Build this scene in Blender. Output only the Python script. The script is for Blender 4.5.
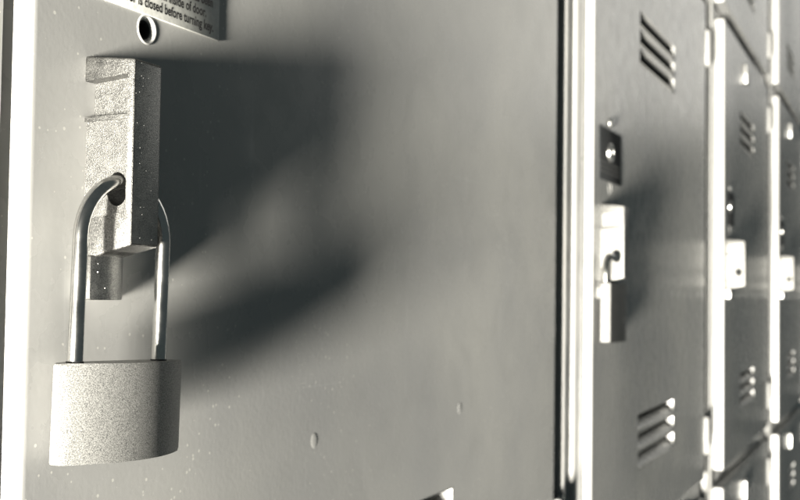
import bpy, bmesh, math, random
from mathutils import Vector, Matrix
random.seed(4)
scene = bpy.context.scene
for o in list(bpy.data.objects): bpy.data.objects.remove(o)
COL = scene.collection

# ------------------------------------------------------------------ camera
# world: X runs along the row of lockers, the door fronts lie on y = 0, the room is on the -Y side
EYE = 0.553                      # height of the lens above the foot of the lowest row
F_PX = 1100.0                    # focal length in pixels of an 800-pixel-wide picture
cx = Vector((522.0, -48.0, -F_PX)).normalized()          # X axis as the lens sees it
tilt = 0.0135
cz = Vector((tilt, 1.0, -(48.0 - 522.0*tilt)/F_PX))
cz = (cz - cx*cz.dot(cx)).normalized()
cy = cz.cross(cx)
rot = Matrix((cx, cy, cz))                                 # camera axes -> world (rows = world axes in camera space)
cam_d = bpy.data.cameras.new('camera'); cam = bpy.data.objects.new('camera', cam_d); COL.objects.link(cam)
cam.matrix_world = Matrix.Translation((0, -0.1514, EYE)) @ rot.to_4x4()
cam_d.sensor_width = 36; cam_d.lens = 36*F_PX/800
cam_d.clip_start = 0.01; cam_d.clip_end = 50
cam_d.dof.use_dof = True; cam_d.dof.focus_distance = 0.205; cam_d.dof.aperture_fstop = 38
scene.camera = cam

# ------------------------------------------------------------------ light
world = bpy.data.worlds.new('World'); scene.world = world; world.use_nodes = True
bg = world.node_tree.nodes['Background']
bg.inputs['Color'].default_value = (0.80, 1.0, 1.02, 1); bg.inputs['Strength'].default_value = 0.060

def area(name, loc, target, sx, sy, power, col):
    d = bpy.data.lights.new(name, 'AREA'); d.shape = 'ELLIPSE'; d.size = sx; d.size_y = sy
    d.energy = power; d.color = col
    o = bpy.data.objects.new(name, d); COL.objects.link(o); o.location = loc
    o.rotation_euler = (Vector(target) - Vector(loc)).to_track_quat('-Z', 'Y').to_euler()
    return o
area('low_window_light', (-1.45, -0.160, EYE - 0.46), (0.25, 0, EYE), 0.175, 0.46, 360, (1.0, 0.958, 0.85))
area('corridor_window_light', (3.6, -0.75, EYE + 0.95), (0.8, 0, EYE), 1.0, 0.9, 3.6, (1.0, 0.97, 0.90))

scene.view_settings.view_transform = 'Standard'; scene.view_settings.look = 'None'
scene.view_settings.exposure = 0.0; scene.view_settings.gamma = 1.0
scene.view_settings.use_curve_mapping = False
scene.render.engine = 'CYCLES'
scene.cycles.max_bounces = 6
scene.render.resolution_x = 1024; scene.render.resolution_y = 640

# ------------------------------------------------------------------ materials
def mat(name):
    m = bpy.data.materials.new(name); m.use_nodes = True
    nt = m.node_tree; p = nt.nodes['Principled BSDF']
    return m, nt, p
def N(nt, t, **kw):
    n = nt.nodes.new(t)
    for k, v in kw.items():
        if k in n.inputs: n.inputs[k].default_value = v
        else: setattr(n, k, v)
    return n
def ramp(nt, src, a, b, ca, cb):
    r = nt.nodes.new('ShaderNodeValToRGB')
    r.color_ramp.elements[0].position = a; r.color_ramp.elements[1].position = b
    r.color_ramp.elements[0].color = (*ca, 1) if len(ca) == 3 else ca
    r.color_ramp.elements[1].color = (*cb, 1) if len(cb) == 3 else cb
    nt.links.new(src, r.inputs[0]); return r.outputs[0]
def g(v): return (v, v, v)
def mathn(nt, op, a, b=None):
    n = nt.nodes.new('ShaderNodeMath'); n.operation = op
    for i, s in enumerate((a, b)):
        if s is None: continue
        if isinstance(s, (int, float)): n.inputs[i].default_value = s
        else: nt.links.new(s, n.inputs[i])
    return n.outputs[0]
def mixc(nt, fac, a, b):
    n = nt.nodes.new('ShaderNodeMix'); n.data_type = 'RGBA'
    nt.links.new(fac, n.inputs[0])
    for i, s in ((6, a), (7, b)):
        if isinstance(s, tuple): n.inputs[i].default_value = (*s, 1)
        else: nt.links.new(s, n.inputs[i])
    return n.outputs[2]

def paint_material(name, base, rough, specks=True):
    m, nt, p = mat(name); L = nt.links
    tc = N(nt, 'ShaderNodeTexCoord'); co = tc.outputs['Object']
    big = N(nt, 'ShaderNodeTexNoise', Scale=14.0, Detail=4.0); L.new(co, big.inputs['Vector'])
    mid = N(nt, 'ShaderNodeTexNoise', Scale=90.0, Detail=5.0); L.new(co, mid.inputs['Vector'])
    c1 = ramp(nt, big.outputs['Fac'], 0.3, 0.7, g(base*0.86), (base*1.08, base*1.07, base*1.03))
    out = c1
    if specks:
        # dust: rare small light flecks, thicker in some places than in others
        vo = N(nt, 'ShaderNodeTexVoronoi', Scale=900.0); L.new(co, vo.inputs['Vector'])
        pick = N(nt, 'ShaderNodeSeparateColor'); L.new(vo.outputs['Color'], pick.inputs[0])
        dens = N(nt, 'ShaderNodeTexNoise', Scale=22.0, Detail=2.0); L.new(co, dens.inputs['Vector'])
        thr = ramp(nt, dens.outputs['Fac'], 0.40, 0.75, g(0.03), g(0.34))
        keep = mathn(nt, 'LESS_THAN', pick.outputs[0], thr)
        size = mathn(nt, 'MULTIPLY', mathn(nt, 'POWER', pick.outputs[1], 2.0), 0.34)
        near = mathn(nt, 'LESS_THAN', vo.outputs['Distance'], size)
        f = mathn(nt, 'MULTIPLY', keep, near)
        f = mathn(nt, 'MULTIPLY', f, 0.6)
        out = mixc(nt, f, out, (0.72, 0.71, 0.66))
        # fine scratches and rubbed streaks
        mp = N(nt, 'ShaderNodeMapping'); mp.inputs['Scale'].default_value = (500, 40, 26); L.new(co, mp.inputs['Vector'])
        st = N(nt, 'ShaderNodeTexNoise', Scale=1.0, Detail=3.0); L.new(mp.outputs[0], st.inputs['Vector'])
        sf = ramp(nt, st.outputs['Fac'], 0.64, 0.80, g(0), g(0.30))
        out = mixc(nt, sf, out, g(base*1.5))
        # rubbed, greasy patches left by hands
        gr = N(nt, 'ShaderNodeTexNoise', Scale=34.0, Detail=6.0, Roughness=0.62, Distortion=1.2); L.new(co, gr.inputs['Vector'])
        out = mixc(nt, ramp(nt, gr.outputs['Fac'], 0.50, 0.72, g(0), g(0.18)), out, (base*0.62, base*0.62, base*0.60))
        # a few chips and long thin scratches
        ch = N(nt, 'ShaderNodeTexVoronoi', Scale=95.0); L.new(co, ch.inputs['Vector'])
        cp = N(nt, 'ShaderNodeSeparateColor'); L.new(ch.outputs['Color'], cp.inputs[0])
        cf = mathn(nt, 'MULTIPLY', mathn(nt, 'LESS_THAN', cp.outputs[2], 0.035), mathn(nt, 'LESS_THAN', ch.outputs['Distance'], mathn(nt, 'MULTIPLY', cp.outputs[0], 0.09)))
        out = mixc(nt, cf, out, g(base*0.35))
        rm = N(nt, 'ShaderNodeMapping'); rm.inputs['Rotation'].default_value = (0, 0.9, 0); rm.inputs['Scale'].default_value = (3, 30, 140); L.new(co, rm.inputs['Vector'])
        sc = N(nt, 'ShaderNodeTexNoise', Scale=3.0, Detail=2.0); L.new(rm.outputs[0], sc.inputs['Vector'])
        out = mixc(nt, ramp(nt, sc.outputs['Fac'], 0.735, 0.77, g(0), g(0.07)), out, g(base*1.6))
    L.new(out, p.inputs['Base Color'])
    r = ramp(nt, mid.outputs['Fac'], 0.25, 0.75, g(rough*0.85), g(rough*1.2)); L.new(r, p.inputs['Roughness'])
    # orange-peel of the paint over slightly wavy sheet
    fine = N(nt, 'ShaderNodeTexNoise', Scale=700.0, Detail=2.0); L.new(co, fine.inputs['Vector'])
    b1 = N(nt, 'ShaderNodeBump', Strength=0.10, Distance=0.00012); L.new(fine.outputs['Fac'], b1.inputs['Height'])
    wav = N(nt, 'ShaderNodeTexNoise', Scale=18.0, Detail=1.0); L.new(co, wav.inputs['Vector'])
    b2 = N(nt, 'ShaderNodeBump', Strength=0.08, Distance=0.0008); L.new(wav.outputs['Fac'], b2.inputs['Height'])
    L.new(b1.outputs[0], b2.inputs['Normal']); L.new(b2.outputs[0], p.inputs['Normal'])
    p.inputs['Specular IOR Level'].default_value = 0.55
    return m

def metal_material(name, base, rough, grain, bump, contrast=0.35, metallic=1.0, blotch=0.3, sparkle=0.0):
    m, nt, p = mat(name); L = nt.links
    tc = N(nt, 'ShaderNodeTexCoord'); co = tc.outputs['Object']
    a = N(nt, 'ShaderNodeTexNoise', Scale=grain, Detail=3.0, Roughness=0.7); L.new(co, a.inputs['Vector'])
    blot = N(nt, 'ShaderNodeTexNoise', Scale=grain*0.10, Detail=4.0); L.new(co, blot.inputs['Vector'])
    h = mathn(nt, 'ADD', mathn(nt, 'MULTIPLY', a.outputs['Fac'], 1-blotch), mathn(nt, 'MULTIPLY', blot.outputs['Fac'], blotch))
    c = ramp(nt, h, 0.36, 0.64, g(base*(1-contrast)), (min(1, base*(1+contrast)), min(1, base*(1+contrast))*0.99, min(1, base*(1+contrast))*0.95))
    if sparkle:                                # sparkle of the metal put into the colour as scattered pale flecks
        vo = N(nt, 'ShaderNodeTexVoronoi', Scale=1900.0); L.new(co, vo.inputs['Vector'])
        sp = N(nt, 'ShaderNodeSeparateColor'); L.new(vo.outputs['Color'], sp.inputs[0])
        k = mathn(nt, 'MULTIPLY', mathn(nt, 'LESS_THAN', sp.outputs[0], sparkle), mathn(nt, 'LESS_THAN', vo.outputs['Distance'], mathn(nt, 'MULTIPLY', mathn(nt, 'POWER', sp.outputs[1], 2.0), 0.34)))
        c = mixc(nt, k, c, (0.9, 0.89, 0.85)); L.new(mathn(nt, 'SUBTRACT', 1.0, k), p.inputs['Metallic'])
    L.new(c, p.inputs['Base Color'])
    L.new(ramp(nt, blot.outputs['Fac'], 0.3, 0.7, g(rough*(1-0.7*blotch)), g(min(1, rough*(1+0.8*blotch)))), p.inputs['Roughness'])
    b = N(nt, 'ShaderNodeBump', Strength=bump, Distance=0.00018); L.new(a.outputs['Fac'], b.inputs['Height'])
    L.new(b.outputs[0], p.inputs['Normal'])
    if not sparkle: p.inputs['Metallic'].default_value = metallic
    return m
def flat_material(name, col, rough=0.6, metallic=0.0):
    m, nt, p = mat(name); L = nt.links
    tc = N(nt, 'ShaderNodeTexCoord')
    n = N(nt, 'ShaderNodeTexNoise', Scale=900.0, Detail=3.0); L.new(tc.outputs['Object'], n.inputs['Vector'])
    L.new(ramp(nt, n.outputs['Fac'], 0.3, 0.7, tuple(c*0.85 for c in col), tuple(min(1, c*1.12) for c in col)), p.inputs['Base Color'])
    p.inputs['Roughness'].default_value = rough; p.inputs['Metallic'].default_value = metallic
    return m

M = {
 'door':   paint_material('satin_grey_door_paint', 0.42, 0.27),
 'frame':  paint_material('satin_grey_frame_paint', 0.36, 0.30, False),
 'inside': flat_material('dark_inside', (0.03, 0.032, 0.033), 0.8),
 'zinc':   metal_material('speckled_zinc', 0.13, 0.44, 4300.0, 0.60, 0.62, 1.0, 0.16),
 'zinc_face': metal_material('smooth_front_zinc', 0.36, 0.32, 4300.0, 0.38, 0.50, 1.0, 0.1, 0.10),
 'body':   metal_material('grained_padlock_steel', 0.27, 0.48, 5200.0, 0.5, 0.65, 0.7, 0.02),
 'dark_body': metal_material('dark_padlock_steel', 0.12, 0.45, 4200.0, 0.3, 0.4, 0.8, 0.1),
 'chrome': metal_material('bright_shackle_steel', 0.70, 0.20, 1500.0, 0.06, 0.08),
 'label':  flat_material('pale_grey_label', (0.55, 0.55, 0.52), 0.5),
 'black':  flat_material('black_label', (0.012, 0.014, 0.016), 0.8),
 'ink':    flat_material('black_ink', (0.012, 0.012, 0.013), 0.6),
 'greyink':flat_material('grey_ink', (0.16, 0.16, 0.155), 0.6),
 'white':  metal_material('bright_screw_metal', 0.75, 0.35, 1500.0, 0.1, 0.1),
}

# ------------------------------------------------------------------ mesh helpers
def finish(bm, name, m, smooth=True, angle=35):
    me = bpy.data.meshes.new(name)
    bmesh.ops.recalc_face_normals(bm, faces=bm.faces)
    bm.to_mesh(me); bm.free()
    if smooth:
        me.polygons.foreach_set('use_smooth', [True]*len(me.polygons))
        me.set_sharp_from_angle(angle=math.radians(angle))
    me.materials.append(m)
    return me
def obj(name, me, parent=None, loc=(0, 0, 0)):
    o = bpy.data.objects.new(name, me); COL.objects.link(o); o.location = loc
    if parent: o.parent = parent
    return o
def add_box(bm, x0, x1, y0, y1, z0, z1, bev=0.0, seg=2):
    r = bmesh.ops.create_cube(bm, size=1.0); vs = r['verts']
    for v in vs:
        v.co = Vector((x0 if v.co.x < 0 else x1, y0 if v.co.y < 0 else y1, z0 if v.co.z < 0 else z1))
    if bev:
        es = list({e for v in vs for e in v.link_edges})
        bmesh.ops.bevel(bm, geom=es, offset=bev, segments=seg, profile=0.5, affect='EDGES')
def prism(bm, pts, axis, a0, a1):
    """extrude an outline along an axis; pts are the two other coordinates in order"""
    def P(p, a):
        return {'x': (a, p[0], p[1]), 'y': (p[0], a, p[1]), 'z': (p[0], p[1], a)}[axis]
    lo = [bm.verts.new(P(p, a0)) for p in pts]; hi = [bm.verts.new(P(p, a1)) for p in pts]
    n = len(pts)
    fs = [bm.faces.new(lo[::-1]), bm.faces.new(hi)]
    for i in range(n): fs.append(bm.faces.new((lo[i], lo[(i+1) % n], hi[(i+1) % n], hi[i])))
    return lo, hi
def lathe_y(bm, prof, cxx, czz, n=28, sz=1.0):
    """revolve (radius, y) pairs about the y axis"""
    rings = []
    for r, y in prof:
        rings.append([bm.verts.new((cxx + r*math.cos(2*math.pi*i/n), y, czz + sz*r*math.sin(2*math.pi*i/n))) for i in range(n)])
    for a, b in zip(rings, rings[1:]):
        for i in range(n): bm.faces.new((a[i], a[(i+1) % n], b[(i+1) % n], b[i]))
    return rings
def tube(bm, pts, r, n=18, cap=True):
    rings = []
    for i, p in enumerate(pts):
        p = Vector(p); t = (Vector(pts[min(i+1, len(pts)-1)]) - Vector(pts[max(i-1, 0)])).normalized()
        u = Vector((0, 1, 0)); u = (u - t*u.dot(t)).normalized(); w = t.cross(u)
        rings.append([bm.verts.new(p + r*(u*math.cos(2*math.pi*k/n) + w*math.sin(2*math.pi*k/n))) for k in range(n)])
    for a, b in zip(rings, rings[1:]):
        for k in range(n): bm.faces.new((a[k], a[(k+1) % n], b[(k+1) % n], b[k]))
    if cap:
        bm.faces.new(rings[0][::-1]); bm.faces.new(rings[-1])
def cut(me, cutters):
    """subtract the cutter meshes from a mesh and return the result as a new mesh"""
    base = bpy.data.objects.new('cutting_base', me); COL.objects.link(base)
    tmp = []
    for c in cutters:
        co = bpy.data.objects.new('cutter', c); COL.objects.link(co); tmp.append(co)
        md = base.modifiers.new('cut', 'BOOLEAN'); md.operation = 'DIFFERENCE'; md.solver = 'EXACT'; md.object = co
    dg = bpy.context.evaluated_depsgraph_get(); dg.update()
    res = bpy.data.meshes.new_from_object(base.evaluated_get(dg))
    res.name = me.name
    for o in tmp + [base]: bpy.data.objects.remove(o)
    return res
def smooth_mesh(me, angle=35):
    me.polygons.foreach_set('use_smooth', [True]*len(me.polygons))
    me.set_sharp_from_angle(angle=math.radians(angle))

# ------------------------------------------------------------------ measures (metres), one locker, origin at the lower left front corner of its door
PITCH = 0.383; TIER = 0.383
DW, DH, DT = 0.3310, 0.3690, 0.018      # door width, height, depth
X0 = 0.155                               # door edge of the first column
ZB = -0.1418                             # foot of the middle row of doors, from the lens height
def zl(z): return z - ZB                 # lens-height z -> locker z
LV_X = (0.106, 0.213)
LV_Z = [zl(v) for v in (0.1683, 0.1572, 0.1461)] + [zl(v) for v in (-0.0705, -0.0816, -0.0927)]
LV_H = 0.0097
EYELET = (0.0346, zl(0.0558))

# door sheet with its louvre openings and the eyelet hole
bm = bmesh.new(); add_box(bm, 0, DW, 0, DT, 0, DH, 0.0015, 4); 
for k in [0.17] + list(range(1, 24)) + [23.83]: bmesh.ops.bisect_plane(bm, geom=bm.verts[:] + bm.edges[:] + bm.faces[:], plane_co=(DW*k/24, 0, 0), plane_no=(1, 0, 0))
for k in [0.1] + list(range(1, 16)) + [15.9]: bmesh.ops.bisect_plane(bm, geom=bm.verts[:] + bm.edges[:] + bm.faces[:], plane_co=(0, 0, DH*k/16), plane_no=(0, 0, 1))
def dish(x, z):                          # the sheet is very slightly hollow between its folded edges
    return 0.0019*max(0, math.sin(math.pi*max(0, x - 0.055)/(DW - 0.055)))**1.3*max(0, math.sin(math.pi*z/DH))**0.6
for v in bm.verts: v.co.y += dish(v.co.x, v.co.z)
door_me = finish(bm, 'door', M['door'])
cutters = []
for zt in LV_Z:
    b = bmesh.new(); add_box(b, LV_X[0], LV_X[1], -0.01, 0.05, zt - LV_H, zt); cutters.append(finish(b, 'c', M['door'], False))
b = bmesh.new(); r = bmesh.ops.create_cone(b, cap_ends=True, segments=28, radius1=0.0028, radius2=0.0028, depth=0.06,
        matrix=Matrix.Translation((EYELET[0], 0.01, EYELET[1])) @ Matrix.Rotation(math.pi/2, 4, 'X'))
cutters.append(finish(b, 'c', M['door'], False))
door_me = cut(door_me, cutters); smooth_mesh(door_me, 30)

# one louvre: pressed in under its upper lip, sloping out to the sheet at its foot, slot left open under the lip
def louvre_mesh():
    bm = bmesh.new(); x0, x1 = LV_X[0] + 0.0001, LV_X[1] - 0.0001; w = x1 - x0
    prof = [(0.0002, -LV_H + 0.0001), (-0.0006, -LV_H + 0.0012), (0.0004, -LV_H + 0.0022), (0.0022, -0.0062), (0.0048, -0.0046)]
    n = 10
    def row(i):
        u = i/n; return x0 + 0.0006 + (w - 0.0012)*u
    grid = [[bm.verts.new((row(i), y, z)) for (y, z) in prof] for i in range(n+1)]
    for i in range(n):
        for k in range(len(prof)-1): bm.faces.new((grid[i][k], grid[i+1][k], grid[i+1][k+1], grid[i][k+1]))
    # end walls, rounded into the sheet
    for s, xe, xi in ((0, x0, row(0)), (1, x1, row(n))):
        col_ = [g_ for g_ in grid[0 if s == 0 else n]]
        outer = [bm.verts.new((xe, 0.0001, z)) for (y, z) in prof]
        for k in range(len(prof)-1): bm.faces.new((col_[k], col_[k+1], outer[k+1], outer[k]))
        top_i = bm.verts.new((xi, 0.0044, -0.0001)); top_o = bm.verts.new((xe, 0.0001, -0.0001))
        bm.faces.new((col_[-1], top_i, top_o, outer[-1]))
    # upper lip turned inwards
    a = [bm.verts.new(v) for v in ((x0, 0.0001, -0.0001), (x1, 0.0001, -0.0001), (x1, 0.0030, -0.0007), (x0, 0.0030, -0.0007))]
    bm.faces.new(a)
    return finish(bm, 'louvre', M['door'], True, 40)
LOUVRE = louvre_mesh()

# hasp: cast housing with a sloped foot, a stepped left cheek and a hole for the shackle
HX0, HX1 = 0.0157, 0.0244
HOLE_H, HOLE_Z = 0.0082, zl(0.0193)
def hasp_mesh():
    bm = bmesh.new()
    pts = [(0.0003, zl(0.0050)), (-0.0123, zl(0.0081)), (-0.0123, zl(0.0449)), (0.0003, zl(0.0463))]
    prism(bm, pts, 'x', HX0, HX1)
    bmesh.ops.bevel(bm, geom=list(bm.edges), offset=0.0005, segments=3, profile=0.5, affect='EDGES')
    base = finish(bm, 'hasp', M['zinc'], False)
    cs = []
    b = bmesh.new()    # upper window in the cheek, deep
    prism(b, [(0.004, zl(0.0338)), (-0.0108, zl(0.0340)), (-0.0108, zl(0.0420)), (0.004, zl(0.0408))], 'x', HX0 - 0.01, HX0 + 0.0030)
    cs.append(finish(b, 'c', M['zinc'], False))
    b = bmesh.new()    # shallow lower panel inside the rim
    prism(b, [(0.004, zl(0.0125)), (-0.0108, zl(0.0148)), (-0.0108, zl(0.0331)), (0.004, zl(0.0329))], 'x', HX0 - 0.01, HX0 + 0.0006)
    cs.append(finish(b, 'c', M['zinc'], False))
    b = bmesh.new()    # through hole
    bmesh.ops.create_cone(b, cap_ends=True, segments=28, radius1=0.0027, radius2=0.0027, depth=0.06,
        matrix=Matrix.Translation((HX0, -HOLE_H, HOLE_Z)) @ Matrix.Diagonal((1, 0.95, 1.25, 1)) @ Matrix.Rotation(math.pi/2, 4, 'Y'))
    cs.append(finish(b, 'c', M['zinc'], False))
    me = cut(base, cs); smooth_mesh(me, 18)
    me.materials.append(M['zinc_face'])
    for p in me.polygons:
        if p.normal.y < -0.98 and p.center.y < -0.0118: p.material_index = 1  # shade of the front put into its own smoother zinc
    return me
HASP = hasp_mesh()
bm = bmesh.new()
arc = [(0.0150 + 0.0112*k/12, -0.0016 - 0.0030*math.sin(math.pi*min(1.0, 0.12 + 0.88*k/12))**0.7) for k in range(13)]
prism(bm, [(0.0150, 0.0003)] + arc + [(0.0262, 0.0003)], 'z', zl(-0.0026), zl(0.0062))
bmesh.ops.bevel(bm, geom=[e for e in bm.edges if abs(e.verts[0].co.z - e.verts[1].co.z) < 1e-7], offset=0.0004, segments=2, profile=0.5, affect='EDGES')
TAB = finish(bm, 'hasp_tab', M['zinc_face'])

# eyelet: a rolled ring round the hole
bm = bmesh.new()
prof = [(0.0019, 0.006), (0.0019, 0.0014), (0.0021, 0.0008), (0.0026, 0.0000), (0.0029, -0.0002), (0.0032, -0.00015), (0.0035, 0.0002)]
lathe_y(bm, prof, *EYELET); EYE_ME = finish(bm, 'eyelet', M['door'], True, 60)
EYE_ME.materials.append(M['inside'])
for p_ in EYE_ME.polygons:
    if p_.center.y > 0.0009: p_.material_index = 1  # inner wall coloured dark to stand in for shade in the hole
bm = bmesh.new(); lathe_y(bm, [(0.0030, 0.0002), (0.0028, -0.0008), (0.0020, -0.0014), (0.0009, -0.0016), (0.0001, -0.0016)], 0, 0, 16)
SCREW = finish(bm, 'screw', M['white'], True, 60)

# label plates
LB = (0.0110, 0.0610, zl(0.0589), zl(0.0865))
LOCK = (0.0330, zl(0.0745))
def plate_mesh(name, x0, x1, z0, z1, m, hole):
    bm = bmesh.new(); add_box(bm, x0, x1, -0.0004, 0.0002, z0, z1, 0.00015, 2); me = finish(bm, name, m, False)
    b = bmesh.new(); bmesh.ops.create_cone(b, cap_ends=True, segments=26, radius1=0.0052, radius2=0.0052, depth=0.02,
        matrix=Matrix.Translation((hole[0], 0, hole[1])) @ Matrix.Rotation(math.pi/2, 4, 'X'))
    me = cut(me, [finish(b, 'c', m, False)]); smooth_mesh(me, 30); return me
PLATE_PALE = plate_mesh('label_plate', *LB, M['label'], (0.0330, zl(0.0800)))
PLATE_BLACK = plate_mesh('label_plate', LB[0], 0.0575, LB[2], LB[3], M['black'], LOCK)
bm = bmesh.new()
lathe_y(bm, [(0.0050, 0.0), (0.0049, -0.0010), (0.0043, -0.0013), (0.0036, -0.0010), (0.0033, 0.0), (0.0001, 0.0004)], 0, 0, 24)
LOCK_ME = finish(bm, 'key_lock', M['white'], True, 50)

def text_mesh(name, lines, m, bold=0.0):
    """lines: (string, x of the right end, baseline z, size) -> one flat mesh facing -Y"""
    bm = bmesh.new()
    for s, xr, z, size, wid in lines:
        cu = bpy.data.curves.new('t', 'FONT'); cu.body = s; cu.size = size; cu.align_x = 'RIGHT'; cu.offset = bold; cu.extrude = 0.0
        cu.resolution_u = 4
        to = bpy.data.objects.new('t', cu); COL.objects.link(to)
        dg = bpy.context.evaluated_depsgraph_get(); dg.update()
        me = bpy.data.meshes.new_from_object(to.evaluated_get(dg))
        me.transform(Matrix.Translation((xr, -0.00046, z)) @ Matrix.Rotation(math.pi/2, 4, 'X') @ Matrix.Diagonal((wid, 1, 1, 1)))
        bm.from_mesh(me); bpy.data.objects.remove(to); bpy.data.meshes.remove(me)
    me = bpy.data.meshes.new(name); bm.to_mesh(me); bm.free(); me.materials.append(m); return me
LETTERS = text_mesh('lettering', [
    ('has been', 0.0583, zl(0.0663), 0.0031, 0.78),
    ('on inside of door.', 0.0557, zl(0.0634), 0.0031, 0.78),
    ('Be sure door is closed before turning key.', 0.0586, zl(0.0605), 0.0031, 0.78)], M['ink'], 0.00009)
# the black plates' print is a row of blocks too small and blurred to read: a heading band and three fine rules
bm = bmesh.new()
for k in range(3): add_box(bm, 0.013, 0.0535, -0.00050, -0.0002, zl(0.0632 + 0.0024*k), zl(0.0636 + 0.0024*k))
RULES = finish(bm, 'lettering', M['greyink'], False)

# hinge knuckle, on the door's right edge
bm = bmesh.new()
for z0 in (zl(0.1785), zl(-0.1235)):
    pass
def knuckle_mesh():
    bm = bmesh.new()
    r = 0.0037; h = 0.0285; n = 18
    prof = [(0.0001, 0), (r*0.7, 0.0002), (r, 0.0016), (r, h-0.0016), (r*0.7, h-0.0002), (0.0001, h)]
    rings = [[bm.verts.new((rr*math.cos(2*math.pi*i/n), rr*math.sin(2*math.pi*i/n), z)) for i in range(n)] for rr, z in prof]
    for a, b in zip(rings, rings[1:]):
        for i in range(n): bm.faces.new((a[i], a[(i+1) % n], b[(i+1) % n], b[i]))
    add_box(bm, 0.0, 0.016, 0.0012, 0.0026, 0.001, h-0.001)
    return finish(bm, 'hinge', M['frame'], True, 40)
bm.free(); HINGE = knuckle_mesh()

# stud near the top of each door
bm = bmesh.new()
add_box(bm, -0.0050, 0.0050, -0.0042, 0.0003, -0.0095, 0.0095, 0.0018, 4)
STUD = finish(bm, 'stud', M['white'])
bm = bmesh.new()
for v in bmesh.ops.create_uvsphere(bm, u_segments=14, v_segments=8, radius=1.0)['verts']: v.co = Vector((v.co.x*0.0020, v.co.y*0.00008, v.co.z*0.0022))  # small raised dents in the sheet, added as flattened domes
BLOB = finish(bm, 'dent', M['door'], True, 60)

# frame post left of a door: groove, step, face, step, face, then the gap beside the door
def post_mesh(last=False):
    bm = bmesh.new(); z0, z1 = -0.0070, TIER - 0.0070
    pts = [(-0.0505, 0.0300), (-0.0505, 0.0062), (-0.0345, 0.0060), (-0.0343, 0.0016), (-0.0339, 0.0012), (-0.0328, 0.0012), (-0.0324, 0.0016), (-0.0318, 0.0030), (-0.0192, 0.0030),
           (-0.0190, 0.0016), (-0.0186, 0.0012), (-0.0030, 0.0012), (-0.0026, 0.0016), (-0.0025, 0.0300)]
    lo, hi = prism(bm, [(x, y) for x, y in pts], 'z', z0 + 0.0001, z1 - 0.0001)
    return finish(bm, 'frame_post', M['frame'], True, 50)
POST = post_mesh()
bm = bmesh.new(); add_box(bm, -0.0023, PITCH - 0.0506, 0.0036, 0.0280, DH + 0.0012, DH + 0.0128, 0.0006, 2)
RAIL = finish(bm, 'frame_rail', M['frame'])
# carcass: open box behind the door
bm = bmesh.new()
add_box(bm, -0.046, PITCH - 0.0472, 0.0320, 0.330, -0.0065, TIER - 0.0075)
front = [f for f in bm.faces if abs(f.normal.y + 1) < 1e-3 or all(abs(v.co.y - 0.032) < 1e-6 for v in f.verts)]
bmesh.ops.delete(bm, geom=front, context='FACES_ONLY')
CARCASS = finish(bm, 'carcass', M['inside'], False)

# ------------------------------------------------------------------ the lockers
def make_locker(col, row, label, ajar=0.0, plate='black', blobs=()):
    t = bpy.data.objects.new('locker', None); COL.objects.link(t); t.empty_display_size = 0.05
    t.location = (X0 + col*PITCH, 0, EYE + ZB + row*TIER)
    t['label'] = label; t['category'] = 'locker'; t['group'] = 'lockers of the bank'
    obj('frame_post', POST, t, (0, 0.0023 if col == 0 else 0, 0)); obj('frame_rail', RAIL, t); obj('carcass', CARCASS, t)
    d = obj('door', door_me, t)
    if ajar:                                   # swing about the hinge on the right edge
        a = -ajar/DW
        d.matrix_local = Matrix.Translation((DW, 0, 0)) @ Matrix.Rotation(-a, 4, 'Z') @ Matrix.Translation((-DW, 0, 0))
    for zt in LV_Z: obj('louvre', LOUVRE, d, (0, dish(0.15, zt - LV_H/2), zt))
    obj('hasp', HASP, d).scale = (1, 1.2 if col >= 2 else 1, 1); obj('hasp_tab', TAB, d); obj('eyelet', EYE_ME, d)
    if plate == 'pale':
        obj('label_plate', PLATE_PALE, d); obj('lettering', LETTERS, d)
    else:
        obj('label_plate', PLATE_BLACK, d); obj('lettering', RULES, d)
        obj('key_lock', LOCK_ME, d, (LOCK[0], -0.0003, LOCK[1]))
        obj('screw', SCREW, d, (EYELET[0], 0, zl(0.0905)))
    obj('stud', STUD, d, (0.132, 0.0006, zl(0.2050))); obj('screw', SCREW, d, (0.156, 0.0006, zl(0.2010)))
    for z in (0.1785, -0.1225): obj('hinge', HINGE, t, (DW + 0.0042, 0.0008, zl(z)))
    for x, z in blobs: obj('dent', BLOB, d, (x, dish(x, zl(z)), zl(z)))
    return t

LAB = {
 (0, 0): 'grey steel locker with pale lettered plate, closed by the grainy wide padlock',
 (1, 0): 'grey steel locker with black lock plate, closed by the small square padlock',
 (2, 0): 'unlocked grey locker next to the one with the small square padlock',
 (3, 0): 'second unlocked grey locker beyond the one with the small square padlock',
 (4, 0): 'third unlocked grey locker beyond the one with the small square padlock',
 (1, 1): 'grey locker directly above the one with the small square padlock',
 (2, 1): 'grey locker directly above the first unlocked one of the middle row',
 (3, 1): 'grey locker directly above the second unlocked one of the middle row',
 (1, -1): 'grey locker directly below the one with the small square padlock',
 (2, -1): 'grey locker directly below the first unlocked one of the middle row',
 (3, -1): 'grey locker directly below the second unlocked one of the middle row',
}
for (c, r), lab in LAB.items():
    make_locker(c, r, lab, ajar=(0, 0.0025, 0.0057, 0.0053, 0.0055)[c], plate='pale' if (c, r) == (0, 0) else 'black',
                blobs=((0.1117, -0.0417), (0.2202, -0.0426)) if (c, r) == (0, 0) else ())

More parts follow.
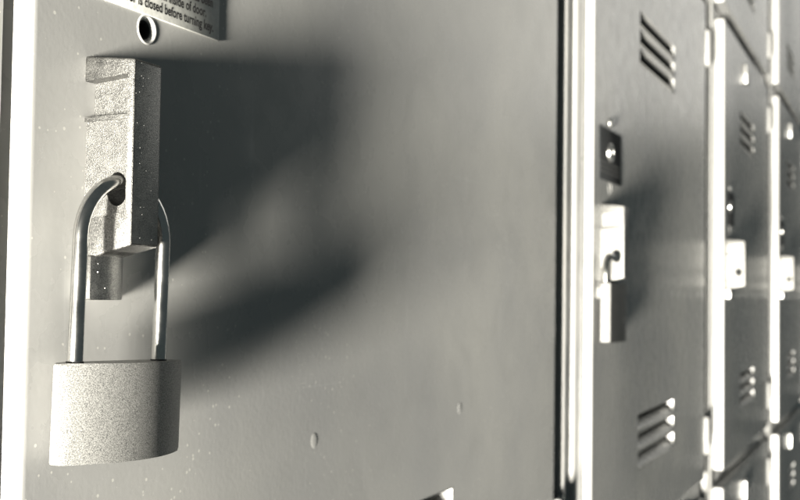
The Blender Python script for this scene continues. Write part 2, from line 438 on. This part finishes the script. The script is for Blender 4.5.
# ------------------------------------------------------------------ padlocks
def padlock(label, loc, roll, yaw, w, h, prof, r_sh, leg, rise, body_mat, off=0.0):
    """origin at the middle of the body's top; prof = outline of the body seen from above"""
    t = bpy.data.objects.new('padlock', None); COL.objects.link(t); t.empty_display_size = 0.02
    t.location = loc; t.rotation_euler = (0, roll, yaw)
    t['label'] = label; t['category'] = 'padlock'; t['group'] = 'padlocks on the hasps'
    bm = bmesh.new()
    prism(bm, prof, 'z', -h, 0)
    caps = [e for e in bm.edges if abs(e.verts[0].co.z - e.verts[1].co.z) < 1e-7]
    bmesh.ops.bevel(bm, geom=caps, offset=0.0005, segments=2, profile=0.5, affect='EDGES')
    obj('body', finish(bm, 'body', body_mat, True, 24), t)
    bm = bmesh.new()
    pts = [(-leg, 0, -0.002)] + [(-leg, 0, rise*k/6) for k in range(0, 7)]
    pts += [(-leg*math.cos(math.pi*k/20), 0, rise + leg*math.sin(math.pi*k/20)) for k in range(1, 20)]
    pts += [(leg, 0, rise*(6-k)/6) for k in range(0, 7)] + [(leg, 0, -0.002)]
    pts = [(x + off, y + 0.0008, z) for x, y, z in pts]
    tube(bm, pts, r_sh, 20)
    obj('shackle', finish(bm, 'shackle', M['chrome'], True, 60), t)
    for sgn in (-1, 1):                       # dark socket round each leg
        bm = bmesh.new(); n = 20
        rings = [[bm.verts.new((off + sgn*leg + rr*math.cos(2*math.pi*i/n), 0.0008 + rr*math.sin(2*math.pi*i/n), z)) for i in range(n)]
                 for rr, z in ((r_sh*0.98, 0.0003), (r_sh*1.12, 0.0003), (r_sh*1.16, -0.0004))]
        for a, b in zip(rings, rings[1:]):
            for i in range(n): bm.faces.new((a[i], a[(i+1) % n], b[(i+1) % n], b[i]))
        obj('socket', finish(bm, 'socket', M['ink'], True, 60), t)
    return t

def bulged(w, y_back, y_edge, y_front, ch, n=56, deep=None):
    """outline from above: flat back, chamfered sides, front bulging towards the room"""
    p = [(w/2 - 0.0055, deep)] if deep else []
    p += [(w/2 - ch, y_back), (w/2, y_back - ch), (w/2, y_edge + ch*0.6)]
    for k in range(n+1):
        u = 1 - 2*k/n; x = (w/2 - ch*0.9)*u
        p.append((x, y_edge + (y_front - y_edge)*(1 - abs(u)**2.0)))
    p += [(-w/2, y_edge + ch*0.6), (-w/2, y_back - ch), (-w/2 + ch, y_back)]
    if deep: p.append((-w/2 + 0.0055, deep))
    return p[::-1]

padlock('wide grainy steel padlock with long bright shackle, hung on the locker with lettered plate',
        (0.1741, -0.0095, EYE - 0.0147), math.radians(1.6), math.radians(-4.0), 0.0340, 0.0188,
        bulged(0.0340, 0.0035, 0.0000, -0.0046, 0.0012, deep=0.0058), 0.00146, 0.0115, 0.0240, M['body'], -0.0017)
padlock('small square padlock hung on the hasp under a black lock plate',
        (0.5624, -0.0074, EYE + 0.0055), math.radians(0.5), math.radians(0.0), 0.0327, 0.0303,
        bulged(0.0327, 0.0033, -0.0026, -0.0033, 0.0008), 0.0019, 0.0095, 0.0045, M['dark_body'], -0.0044)
